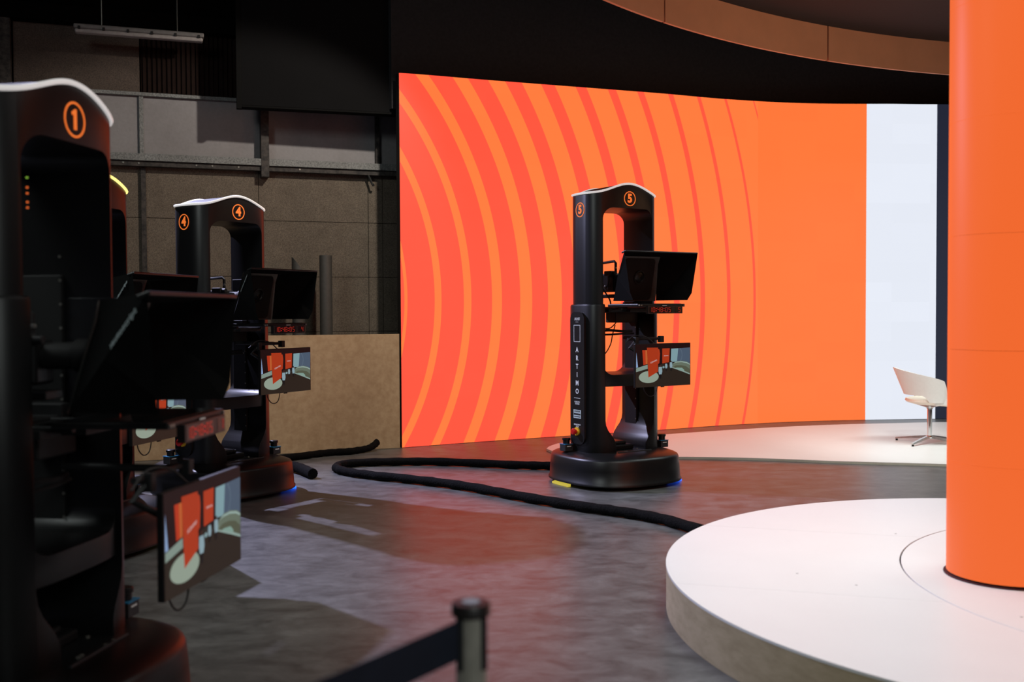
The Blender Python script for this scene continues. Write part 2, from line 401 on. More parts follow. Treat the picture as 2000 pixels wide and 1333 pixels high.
# ================================================================== LED WALL
ctl = [(-1.14, 10.50), (-.80, 10.69), (-.39, 10.92), (0, 11.12), (.59, 11.41), (1.3, 11.75), (1.8, 11.99), (2.48, 12.35), (3.1, 12.61), (3.59, 12.77), (4.14, 12.88), (4.95, 12.98), (5.40, 13.01), (6.2, 13.02), (7.5, 12.85), (9, 12.3)]
C = [Vector((p.x, p.y)) for p in smooth_path([(x, y, 0) for x, y in ctl], 12)]
arc = [0]
for a, b in zip(C, C[1:]): arc.append(arc[-1]+(b-a).length)
def nrm(i):
    d = (C[min(i+1, len(C)-1)]-C[max(i-1, 0)]).normalized(); return Vector((-d.y, d.x))   # pointing away from the camera
ztop = lambda s: 3.845+.155*min(1, s/6.5)**.8
led = thing('video_wall', 'curved video wall showing red and orange rings, then white and navy bands', 'screen', (C[0].x, C[0].y, 0))
bm = BM(); uvl = bm.loops.layers.uv.new('UVMap'); O0 = Vector((C[0].x, C[0].y, 0)); K = 8
grid = [[bm.verts.new(Vector((C[i].x, C[i].y, .004+(ztop(arc[i])-.004)*k/K))-O0) for k in range(K+1)] for i in range(len(C))]
for i in range(len(C)-1):
    for k in range(K):
        f = bm.faces.new((grid[i][k], grid[i+1][k], grid[i+1][k+1], grid[i][k+1]))
        for lp, (a, b) in zip(f.loops, ((i, k), (i+1, k), (i+1, k+1), (i, k+1))):
            lp[uvl].uv = (arc[a], .004+(ztop(arc[a])-.004)*b/K)
me = bpy.data.meshes.new('screen_face'); bm.to_mesh(me); bm.free(); me.materials.append(led_material())
o = link('screen_face', me, led)
def curved_slab(name, i0, i1, z0f, z1f, a, b, m, par, org):
    """solid following the screen line between offsets a and b behind it"""
    bm = BM(); R = []
    for i in range(i0, i1+1):
        n = nrm(i); z0, z1 = z0f(arc[i]), z1f(arc[i])
        R.append([bm.verts.new(Vector((C[i].x+n.x*t, C[i].y+n.y*t, z))-org) for t, z in ((a, z0), (b, z0), (b, z1), (a, z1))])
    for p, q in zip(R, R[1:]):
        for k in range(4): bm.faces.new((p[k], p[(k+1) % 4], q[(k+1) % 4], q[k]))
    bm.faces.new(R[0]); bm.faces.new(R[-1][::-1])
    return mesh_obj(name, bm, m, par)
curved_slab('screen_frame', 0, len(C)-1, lambda s: .004, lambda s: ztop(s)-.002, .003, .09, black_matte, led, O0)
# black header behind and above the screen
hdr = thing('black_header', 'tall black header of flat panels above and behind the video wall', 'panel', (-1.3, 10.75, 3.49))
OH = Vector((-1.3, 10.75, 3.49))
bm = BM(); dx = Vector((1, .3, 0)).normalized(); a0 = Vector((-2.71, 10.30, 0)); a1 = Vector((-1.10, 10.783, 0)); n_ = Vector((-dx.y, dx.x, 0))
q = [a0, a1, a1+n_*.25, a0+n_*.25]
prism(bm, [(p.x-OH.x, p.y-OH.y) for p in q], 0, 3.3, XY); mesh_obj('side_flat', bm, duv, hdr)
bm = BM(); box(bm, a0+Vector((-.02, 0, 0))-OH+Vector((0, .02, 3.49+1.66)), (.05, .07, 3.4), .003, rz=math.atan(.3)); mesh_obj('edge_trim', bm, mat('trim_black', (12, 12, 12), .8, spec=.1), hdr)
bm = BM(); box(bm, (a0+a1)/2-OH+Vector((0, .02, 3.49-.004)), ((a1-a0).length, .03, .03), .002, rz=math.atan(.3)); mesh_obj('bottom_trim', bm, MATS['trim_black'], hdr)
curved_slab('curved_flat', 0, len(C)-1, lambda s: 3.52, lambda s: 6.8, .20, .30, mat('black_flat_lifted', (48, 48, 50), .9, spec=.1), hdr, OH)  # same black flat, colour lifted where little light reaches it

# ================================================================== CEILING DRUM
ringpts = [(.81, 8.93), (1.45, 9.60), (2.34, 10.40), (3.44, 11.12), (4.0, 11.43), (4.68, 11.71), (5.16, 11.82)]
import numpy as np
Aq = np.array([[2*x, 2*y, 1] for x, y in ringpts]); bq = np.array([x*x+y*y for x, y in ringpts])
sol = np.linalg.lstsq(Aq, bq, rcond=None)[0]; RC = Vector((sol[0], sol[1], 0)); RR = math.sqrt(sol[2]+sol[0]**2+sol[1]**2)
j1 = math.atan2(9.619-RC.y, 1.4405-RC.x); j2 = math.atan2(11.117-RC.y, 3.435-RC.x); step = j2-j1
drum = thing('ceiling_drum', 'round dark ceiling canopy with a curved tan fascia above the stage', 'canopy', (RC.x, RC.y, 4.1))
fasc = mat('tan_fascia', (215, 172, 138), .7, var=.05, scale=4)
npan = max(4, int(abs(2*PI/step)))
gapA = .022/RR
for k in range(-2, npan-2):
    a0_ = j1+step*k; a1_ = a0_+step
    if k == npan-3: a1_ = j1-step*2+math.copysign(2*PI, step)
    bm = BM(); prev = None; first = None; n = 24; sg = math.copysign(gapA/2, step)
    for i in range(n+1):
        a = a0_+sg+(a1_-a0_-2*sg)*i/n
        R_ = [bm.verts.new((r*math.cos(a), r*math.sin(a), z)) for r, z in ((RR, 0), (RR+.03, 0), (RR+.03, .37), (RR, .37))]
        if prev:
            for t in range(4): bm.faces.new((prev[t], prev[(t+1) % 4], R_[(t+1) % 4], R_[t]))
        else: bm.faces.new(R_)
        prev = R_
    bm.faces.new(prev[::-1]); mesh_obj('fascia_panel', bm, fasc, drum)
bm = BM(); lathe(bm, [(RR+.032, .02), (RR+.04, .02), (RR+.04, .4), (RR+.032, .4)], n=160); mesh_obj('fascia_backing', bm, duv, drum)
bm = BM(); lathe(bm, [(0, .372), (RR+.03, .372), (RR+.03, .43), (0, .43)], n=160); mesh_obj('canopy_board', bm, mat('brown_canopy', (42, 32, 28), .8), drum)

# ================================================================== REAR RISER
front = [(.40, 10.0), (.53, 9.76), (.97, 9.64), (1.64, 9.59), (2.2, 9.50), (2.64, 9.37), (2.98, 9.26), (3.93, 9.03), (5.2, 8.6), (6.6, 8.0)]
back = [(8.0, 11.6), (6.8, 12.3), (5.41, 12.44), (4.66, 12.36), (3.93, 12.24), (3.4, 12.09), (2.93, 11.92), (2.34, 11.66), (1.71, 11.35), (1.1, 11.03), (.56, 10.70), (.40, 10.45), (.34, 10.22)]
pf = [(p.x, p.y) for p in smooth_path([(x, y, 0) for x, y in front], 5)]; pb = [(p.x, p.y) for p in smooth_path([(x, y, 0) for x, y in back], 5)]
poly = pf+pb
rs = thing('stage_riser', 'low white curved stage platform under the chair along the video wall', 'platform', (4, 10.6, 0))
bm = BM(); prism(bm, [(x-4, y-10.6) for x, y in poly], .001, .019, XY); mesh_obj('edge_board', bm, mat('riser_edge', (205, 212, 196), .6, var=.04), rs)
bm = BM(); prism(bm, [(x-4, y-10.6) for x, y in poly], .0192, .024, XY); mesh_obj('white_top', bm, white_lam, rs)

# ================================================================== DISC PLATFORM
ds = thing('round_plinth', 'large round white-topped plinth with raw fibreboard side in front', 'platform', (2.583, 4.531, 0))
DR = 1.879; sh = Vector((1.15, -.40))
hull = []
shn = math.atan2(sh.y, sh.x)
N_ = 180
for i in range(N_+1): a = shn+PI/2+PI*i/N_; hull.append((DR*math.cos(a), DR*math.sin(a)))
for i in range(N_+1): a = shn-PI/2+PI*i/N_; hull.append((sh.x+DR*math.cos(a), sh.y+DR*math.sin(a)))
def clip(poly, nx, ny, c):
    out = []
    for i in range(len(poly)):
        a, b = poly[i], poly[(i+1) % len(poly)]; da = a[0]*nx+a[1]*ny-c; db = b[0]*nx+b[1]*ny-c
        if da <= 0: out.append(a)
        if da*db < 0: t = da/(da-db); out.append((a[0]+(b[0]-a[0])*t, a[1]+(b[1]-a[1])*t))
    return out
# side skirt, in bent fibreboard sections
per = hull; n0 = len(per)
sk_edges = [(0, 60), (60, 93), (93, 181), (181, 270), (270, n0)]
for a, b in sk_edges:
    bm = BM(); prev = None
    for i in range(a, b+1):
        x, y = per[i % n0]; nx_, ny_ = (x, y) if i <= N_ else (x-sh.x, y-sh.y); l = math.hypot(nx_, ny_) or 1; nx_, ny_ = nx_/l, ny_/l
        R_ = [bm.verts.new((x-nx_*t, y-ny_*t, z)) for t, z in ((.001, .001), (.02, .001), (.02, .199), (.001, .199))]
        if prev:
            for k in range(4): bm.faces.new((prev[k], prev[(k+1) % 4], R_[(k+1) % 4], R_[k]))
        else: bm.faces.new(R_)
        prev = R_
    bm.faces.new(prev[::-1]); mesh_obj('side_board', bm, mdf_edge, ds, True)
nx_, ny_ = .287, .958; base_c = 4.45-(2.583*nx_+4.531*ny_)
tc_ = Vector((3.161-2.583, 4.330-4.531)); TR = 1.406
for k in range(-2, 3):
    p = clip(hull, nx_, ny_, base_c+1.245*(k+1)-.0008)
    p = clip(p, -nx_, -ny_, -(base_c+1.245*k+.0008)) if p else p
    if len(p) < 3: continue
    q = []
    for t in p:
        if not q or math.hypot(t[0]-q[-1][0], t[1]-q[-1][1]) > 1e-4: q.append(t)
    bm = BM(); prism(bm, q, .1995, .21, XY); ma = to_mesh(bm)
    bm = BM(); lathe(bm, [(0, .1), (TR+.007, .1), (TR+.007, .3), (0, .3)], c=(tc_.x, tc_.y, 0), n=180); mb = to_mesh(bm)
    a_ = bpy.data.objects.new('tmp', ma); b_ = bpy.data.objects.new('tmp', mb); S.collection.objects.link(a_); S.collection.objects.link(b_)
    md = a_.modifiers.new('b', 'BOOLEAN'); md.operation = 'DIFFERENCE'; md.object = b_; md.solver = 'EXACT'; bpy.context.view_layer.update()
    me = bpy.data.meshes.new_from_object(a_.evaluated_get(bpy.context.evaluated_depsgraph_get()))
    bpy.data.objects.remove(a_); bpy.data.objects.remove(b_)
    b2 = BM(); b2.from_mesh(me); left = set(b2.faces)
    while left:
        st_ = [left.pop()]; isl = {st_[0]}
        while st_:
            for e in st_.pop().edges:
                for f in e.link_faces:
                    if f in left: left.discard(f); isl.add(f); st_.append(f)
        b3 = BM(); vm = {}
        for f in isl: b3.faces.new([vm.setdefault(v, None) or vm.__setitem__(v, b3.verts.new(v.co)) or vm[v] for v in f.verts])
        mesh_obj('top_board', b3, white_lam, ds)
    b2.free()
bm = BM(); prism(bm, [(x*.985, y*.985) for x, y in hull], .15, .185, XY); mesh_obj('under_deck', bm, void, ds)
tt = BM(); lathe(tt, [(0, .187), (TR, .187), (TR, .2085), (TR-.0015, .21), (0, .21)], c=(tc_.x, tc_.y, 0), n=180); tto = mesh_obj('turntable', tt, white_lam, ds)
bm = BM()
for x, y in ((-.62, -.62), (-1.30, .05), (-.38, -.30), (-.30, -.34), (-.05, .78), (-.55, .86), (-1.1, -.15)): lathe(bm, [(0, .2101), (.006, .2101), (.006, .2105), (0, .2105)], c=(x, y, 0), n=8)
tag(mesh_obj('screw_head', bm, mat('scuff_grey', (150, 152, 148), .6), ds), kind='stuff')

# orange LED monolith
pl = thing('led_monolith', 'tall orange illuminated column with rounded end standing on the round plinth', 'column', (2.205, 4.53, .211))
PO = emi('orange_led', (241, 104, 44), 1.0); MATS['orange_led'].node_tree.nodes['Principled BSDF'].inputs['Specular IOR Level'].default_value = .15; MATS['orange_led'].node_tree.nodes['Principled BSDF'].inputs['Roughness'].default_value = .45
def stad(r, L, n=24):
    return [(r*math.cos(a), r*math.sin(a)) for a in [PI/2+PI*i/n for i in range(n+1)]]+[(L+r*math.cos(a), r*math.sin(a)) for a in [-PI/2+PI*i/n for i in range(n+1)]]
bm = BM(); prism(bm, stad(.262, 1.9), 0, .004, XY); mesh_obj('shadow_gap', bm, mat('plum_gap', (60, 20, 34), .6), pl)
for k in range(8):
    bm = BM(); prism(bm, stad(.25, 1.9), .012+.5*k+.0006, .012+.5*(k+1)-.0006, XY); mesh_obj('led_module', bm, PO, pl, True, 60)
bm = BM(); prism(bm, stad(.244, 1.9), .004, 4.1, XY); mesh_obj('core', bm, void, pl)

# ================================================================== CHAIR
ch = thing('swivel_chair', 'white tub swivel chair with a chrome four-star base on the rear platform', 'chair', (4.29, 10.47, .0245), -.14)
# local: +x is the front of the chair
def shell():
    bm = BM(); n = 30; rows = 7
    # wrap-around back and arms: angle from -150 to 150 about the back (-x)
    def P(u, v, t):
        a = PI+(u-.5)*2*math.radians(118)
        fr = abs(u-.5)*2
        top = .785-.15*fr**1.2-.15*(max(0, fr-.86)/.14)**1.5
        bot = .507-.07*min(1, max(0, fr-.52)/.05)
        z = bot+(top-bot)*v
        rx = .27+.115*v*(1-fr*.75)-t; ry = .29+.03*v-t
        cx = .02
        return Vector((cx+rx*math.cos(a)*(1.0 if math.cos(a) < 0 else .62), ry*math.sin(a), z))
    for t in (0, .022):
        pass
    G = {}
    for s_, t in enumerate((0, .022)):
        for i in range(n+1):
            for j in range(rows+1): G[s_, i, j] = bm.verts.new(P(i/n, j/rows, t))
    for s_ in (0, 1):
        for i in range(n):
            for j in range(rows): bm.faces.new((G[s_, i, j], G[s_, i+1, j], G[s_, i+1, j+1], G[s_, i, j+1]))
    for i in range(n):
        for j in (0, rows): bm.faces.new((G[0, i, j], G[0, i+1, j], G[1, i+1, j], G[1, i, j]))
    for j in range(rows):
        for i in (0, n): bm.faces.new((G[0, i, j], G[0, i, j+1], G[1, i, j+1], G[1, i, j]))
    return bm
mesh_obj('back_shell', shell(), white_pl, ch, True, 60)
bm = BM()
sp_ = [(x, y) for x, y in sellipse(.26, .25, 2.8, 40)]
prof = [(.72, .408), (.95, .425), (1.0, .44), (.97, .462), (.8, .472)]
R_ = []
for f_, z in prof: R_.append([bm.verts.new((x*f_+.03+(.07 if x > 0 else 0)*abs(x)/.26, y*f_, z-(.03*max(0, x)/.26))) for x, y in sp_])
for a, b in zip(R_, R_[1:]):
    for i in range(40): bm.faces.new((a[i], a[(i+1) % 40], b[(i+1) % 40], b[i]))
bm.faces.new(R_[0]); bm.faces.new(R_[-1][::-1]); mesh_obj('seat', bm, cream, ch, True, 50)
for sg in (-1, 1):
    bm = BM(); box(bm, (.08, sg*.262, .448), (.20, .03, .07), .008); mesh_obj('seat_bracket', bm, white_pl, ch)
bm = BM(); lathe(bm, [(0, .36), (.028, .36), (.05, .375), (.12, .395), (.13, .405), (.13, .41), (0, .41)], n=28); mesh_obj('seat_plate', bm, chrome, ch, True, 30)
bm = BM(); lathe(bm, [(.03, .06), (.03, .065), (.024, .07), (.024, .35), (.03, .355), (.03, .37)], n=20); mesh_obj('pedestal_tube', bm, chrome, ch, True, 30)
bm = BM(); lathe(bm, [(0, .05), (.035, .05), (.04, .065), (.036, .08), (0, .082)], n=20); mesh_obj('hub', bm, chrome, ch, True)
for k in range(4):
    a = math.radians(50+90*k)
    e = Vector((math.cos(a), math.sin(a), 0)); s_ = Vector((-e.y, e.x, 0))
    bm = BM(); rows_ = []
    for d, z, w_, h_ in ((.02, .068, .021, .028), (.18, .052, .018, .022), (.365, .026, .014, .014)):
        c = e*d+Vector((0, 0, z)); rows_.append([bm.verts.new(c+s_*x+Vector((0, 0, y))) for x, y in ((w_, -h_/2), (w_*.7, h_/2), (-w_*.7, h_/2), (-w_, -h_/2))])
    for p_, q_ in zip(rows_, rows_[1:]):
        for i in range(4): bm.faces.new((p_[i], p_[(i+1) % 4], q_[(i+1) % 4], q_[i]))
    bm.faces.new(rows_[0]); bm.faces.new(rows_[-1][::-1]); lg = mesh_obj('leg', bm, mat('polished_aluminium', (205, 203, 200), .22, .6), ch)
    bm = BM(); lathe(bm, [(0, 0), (.012, 0), (.012, .016), (0, .016)], c=tuple(e*.355), n=10); mesh_obj('foot', bm, rubber, lg)

# ================================================================== HOSES
hose = mat('black_sleeve', (9, 9, 9), .9, var=.5, scale=70, bump=.6, spec=.12)
def wob(P, amp=.006):
    return [p+Vector((random.uniform(-amp, amp), random.uniform(-amp, amp), 0)) for p in P]
bm = BM(); pts = [(1.17, 6.30), (.94, 6.70), (.69, 6.93), (.36, 7.2), (-.01, 7.58), (-.41, 7.99), (-.84, 8.3), (-1.22, 8.54), (-1.47, 8.77), (-1.56, 9.0), (-1.46, 9.2), (-1.08, 9.28), (-.66, 9.26), (-.01, 9.06), (.33, 8.98), (.60, 8.93)]
P = wob(smooth_path([(x, y, .037) for x, y in pts], 9)); tube(bm, P, .036, 12, lambda t: 1+.05*math.sin(t*190))
tag(mesh_obj('cable_sleeve', bm, hose, None, True), 'long black fabric cable sleeve looping across the floor to the plinth', 'cable')
bm = BM(); P = wob(smooth_path([(-2.45, 9.35, .034), (-2.1, 9.62, .034), (-1.83, 9.90, .034), (-1.58, 10.03, .034), (-1.43, 10.2, .045), (-1.37, 10.32, .085)], 8)); tube(bm, P, .034, 12, lambda t: 1+.06*math.sin(t*90))
tag(mesh_obj('cable_sleeve', bm, hose, None, True), 'black cable sleeve lying along the foot of the fibreboard with raised end', 'cable')
bm = BM(); P = smooth_path([(-2.45, 9.15, .05), (-2.15, 9.05, .05), (-1.9, 8.9, .05), (-1.68, 8.55, .045)], 8); tube(bm, P, .045, 12, lambda t: 1+.05*math.sin(t*60))
tag(mesh_obj('cable_sleeve', bm, hose, None, True), 'short stub of black cable sleeve poking out behind pedestal 4', 'cable')

# ================================================================== STANCHION
st = thing('belt_stanchion', 'blurred steel queue barrier post with black cap in the foreground', 'barrier post', (-.074, 1.77, 0))
bm = BM(); lathe(bm, [(0, 0), (.16, 0), (.16, .012), (.12, .022), (.04, .03), (0, .03)], n=36); mesh_obj('post_base', bm, black_matte, st, True, 30)
bm = BM(); lathe(bm, [(.0275, .02), (.0275, .872)], n=32); mesh_obj('post_tube', bm, mat('post_steel', (178, 174, 162), .3, .5), st, True)
bm = BM(); lathe(bm, [(.0, .872), (.0345, .872), (.0345, .889), (.0325, .893), (0, .894)], n=32); cp_ = mesh_obj('cap', bm, mat('cap_top', (30, 26, 25), .45), st, True, 30)
bm = BM(); lathe(bm, [(0, .8942), (.016, .8942), (.016, .8950), (0, .8950)], n=20); mesh_obj('cap_badge', bm, mat('badge_metal', (150, 155, 162), .6, spec=.2), cp_)
for a in (0, 90, 180, 270):
    a = math.radians(a+52); e = Vector((math.cos(a), math.sin(a), 0))
    bm = BM(); box(bm, e*.0285+Vector((0, 0, .825)), (.009, .011, .092), .002, rz=a); mesh_obj('belt_slot', bm, rubber, st)
bd = Vector((-.219, -.283, 0)).normalized()
bm = BM(); p0 = Vector((-.074, 1.77, 0))+bd*.035; nn = Vector((-bd.y, bd.x, 0))
prev = None
for i in range(21):
    d = 1.5*i/20; sag = -.02*math.sin(PI*i/20)
    R_ = [bm.verts.new(p0+bd*d+nn*s_+Vector((0, 0, z+sag))) for s_, z in ((-.0008, .800), (.0008, .800), (.0008, .868), (-.0008, .868))]
    if prev:
        for k in range(4): bm.faces.new((prev[k], prev[(k+1) % 4], R_[(k+1) % 4], R_[k]))
    else: bm.faces.new(R_)
    prev = R_
bm.faces.new(prev[::-1]); bmesh.ops.translate(bm, verts=bm.verts, vec=-Vector(st.location))
mesh_obj('belt', bm, mat('belt_webbing', (28, 32, 44), .85, spec=.2), st)

# ================================================================== CAMERA PEDESTALS
SHARED = {}
OPW = .25
def shared(key, fn):
    if key not in SHARED: SHARED[key] = fn()
    return SHARED[key]
def column_mesh(zp):
    """upper arch: oval tube from z=.95 to the wavy top (peak zp) with a tall opening"""
    bm = BM(); P = sellipse(.34, .21, 3.4, 120); top = lambda x: zp-.078*(1-math.cos(PI*x/.34))/2
    lo = [bm.verts.new((x, y, zp-1.622)) for x, y in P]; hi = [bm.verts.new((x, y, top(x))) for x, y in P]
    n = len(P)
    for i in range(n): bm.faces.new((lo[i], lo[(i+1) % n], hi[(i+1) % n], hi[i]))
    bm.faces.new(lo)
    h = n//2
    for i in range(h-1): bm.faces.new((hi[i], hi[i+1], hi[n-2-i], hi[n-1-i]))
    a = to_mesh(bm)
    bm = BM(); prism(bm, rrect(-OPW, zp-1.53, OPW, zp-.195, .088), -.5, .5, XZ); c1 = to_mesh(bm)
    return boolean(a, [c1])
def sleeve_mesh():
    bm = BM(); P = sellipse(.362, .232, 3.4, 120); zs = [(.265, 1.0), (1.44, .992), (1.453, .98), (1.457, .955)]
    R_ = [[bm.verts.new((x*k, y*k, z)) for x, y in P] for z, k in zs]; n = len(P)
    for a, b in zip(R_, R_[1:]):
        for i in range(n): bm.faces.new((a[i], a[(i+1) % n], b[(i+1) % n], b[i]))
    bm.faces.new(R_[0]); bm.faces.new(R_[-1][::-1]); a = to_mesh(bm)
    w_ = .248
    lowr = [(w_, 2), (w_, .53), (.243, .49), (.226, .45), (.20, .415), (.172, .375), (.155, .33), (.15, .20)]
    low = lowr+[(-x, y) for x, y in reversed(lowr)]
    bm = BM(); prism(bm, low, -.5, .5, XZ); c1 = to_mesh(bm)
    return boolean(a, [c1])
def base_mesh():
    bm = BM(); P = sellipse(.505, .505, 2.6, 96)
    zs = [(.030, .95), (.030, 1.0), (.045, 1.0), (.052, .985), (.15, .972), (.22, .958), (.236, .942), (.245, .91), (.258, .84), (.268, .76), (.272, .66), (.272, .3)]
    R_ = [[bm.verts.new((x*k, y*k, z)) for x, y in P] for z, k in zs]; n = len(P)
    for a, b in zip(R_, R_[1:]):
        for i in range(n): bm.faces.new((a[i], a[(i+1) % n], b[(i+1) % n], b[i]))
    bm.faces.new(R_[0]); bm.faces.new(R_[-1][::-1]); return to_mesh(bm)
def fin(me, m, ang_=35):
    me.materials.clear(); me.materials.append(m)
    for p in me.polygons: p.use_smooth = True
    me.set_sharp_from_angle(angle=math.radians(ang_)); return me
def on_shell(x, p=3.4, a=.34, b=.21):      # depth of the oval at x
    return b*(1-min(1, abs(x)/a)**p)**(1/p)

PIC = [  # monitor picture: polygons in picture pixels, colour
 ([(110, 165), (1440, 165), (1440, 1175), (110, 1175)], (34, 15, 15)),
 ([(110, 800), (500, 720), (760, 640), (1000, 700), (1440, 900), (1440, 1175), (110, 1175)], (48, 38, 31)),
 ([(125, 350), (165, 700), (118, 712)], (150, 178, 220)),
 ([(118, 722), (390, 645), (395, 742), (118, 812)], (140, 158, 148)),
 ([(265, 300), (337, 300), (347, 640), (290, 652)], (196, 60, 30)),
 ([(337, 300), (384, 300), (390, 635), (347, 640)], (205, 104, 52)),
 ([(640, 282), (676, 296), (690, 392), (674, 620), (640, 642)], (190, 62, 30)),
 ([(745, 275), (928, 272), (912, 608), (745, 632)], (188, 62, 30)),
 ([(965, 285), (1137, 280), (1106, 606), (952, 600)], (138, 172, 180)),
 ([(1137, 280), (1436, 268), (1430, 672), (1106, 606)], (82, 98, 118)),
 ([(1000, 640), (1100, 590), (1230, 585), (1360, 615), (1432, 660), (1426, 900), (1300, 830), (1120, 765), (990, 735)], (112, 124, 108)),
 ([(1010, 640), (1110, 600), (1230, 596), (1350, 622), (1430, 668), (1430, 690), (1340, 645), (1220, 620), (1100, 622)], (160, 184, 176)),
 ([(1000, 730), (1080, 690), (1200, 690), (1330, 720), (1420, 790), (1425, 900), (1290, 835), (1120, 770)], (92, 96, 78)),
 ([(1040, 755), (1110, 745), (1230, 755), (1280, 800), (1290, 835), (1140, 780)], (140, 172, 160)),
 ([(1290, 835), (1426, 895), (1426, 925), (1250, 850), (960, 735), (990, 728), (1140, 780)], (150, 172, 164)),
 ([(420+240*math.cos(t*PI/16)*(1 if math.cos(t*PI/16) < 0 else .98), 940+142*math.sin(t*PI/16)) for t in range(32)], (158, 172, 156)),
 ([(372, 245), (640, 250), (640, 822), (408, 952)], (184, 60, 28)),
]
FIG = [(695, 660, 1.0), (838, 610, .62), (955, 575, .75)]
def picture(bm, W, H, y, mats):
    def T(px, py, d): return Vector(((px-775)/1330*W*.985, y-d, (665-py)/1010*H*.985))
    d = .0003
    for poly_, col in PIC:
        key = emi('screen_%d_%d_%d' % col, col)
        if key not in mats: mats.append(key)
        f = bm.faces.new([bm.verts.new(T(a, b, d)) for a, b in poly_]); f.material_index = mats.index(key); d += .00012
    def quad(pts, col):
        nonlocal d
        key = emi('screen_%d_%d_%d' % col, col)
        if key not in mats: mats.append(key)
        f = bm.faces.new([bm.verts.new(T(a, b, d)) for a, b in pts]); f.material_index = mats.index(key); d += .0001
    for x, y0, s in FIG:
        quad([(x-38*s, y0+50*s), (x+38*s, y0+50*s), (x+48*s, y0+160*s), (x+30*s, y0+230*s), (x-30*s, y0+230*s), (x-45*s, y0+150*s)], (150, 176, 186))
        quad([(x-24*s, y0+228*s), (x+26*s, y0+228*s), (x+22*s, y0+330*s), (x-12*s, y0+330*s)], (28, 24, 26))
        quad([(x-16*s, y0), (x+16*s, y0), (x+18*s, y0+45*s), (x-16*s, y0+45*s)], (70, 40, 34))
    quad([(x_, y_) for x_, y_ in [(770+28*math.cos(t*PI/6), 722+26*math.sin(t*PI/6)) for t in range(12)]], (140, 168, 172))
    wk = emi('screen_text', (225, 205, 205)); mats.append(wk); mi = mats.index(wk)
    text(bm, 'SCENVFO', .0155*W/.54, T(535, 578, d), (1, 0, .32), (-.1, 0, 1), .01, .00002, 1, 0, mi)
    text(bm, 'SCENVFO', .010*W/.54, T(835, 450, d), (1, 0, 0), (0, 0, 1), .01, .00002, 1, 0, mi)
    ck = emi('screen_150_180_190', (120, 140, 155)); mats.append(ck); mi = mats.index(ck)
    prev = None
    for k in range(15):
        a = -1.15+2.3*k/14; ps = [bm.verts.new(T(1130+r*math.cos(a), 440+r*1.75*math.sin(a), d)) for r in (96, 101)]
        if prev: f = bm.faces.new((prev[0], prev[1], ps[1], ps[0])); f.material_index = mi
        prev = ps
SEG = {'0': 'abcdef', '1': 'bc', '4': 'fgbc', '8': 'abcdefg', '5': 'afgcd'}
def seven(bm, ch, x, z, y, h, w_, t=.0026):
    e = .0008
    segs = dict(a=((0, h/2), (w_, t)), d=((0, -h/2), (w_, t)), g=((0, 0), (w_, t)), b=((w_/2, h/4), (t, h/2)), c=((w_/2, -h/4), (t, h/2)), f=((-w_/2, h/4), (t, h/2)), e=((-w_/2, -h/4), (t, h/2)))
    for s_ in SEG[ch]:
        (cx, cz), (sx, sz) = segs[s_]
        box(bm, (x+cx, y, z+cz), (sx-e if sx > t else sx, .0008, sz-e if sz > t else sz))

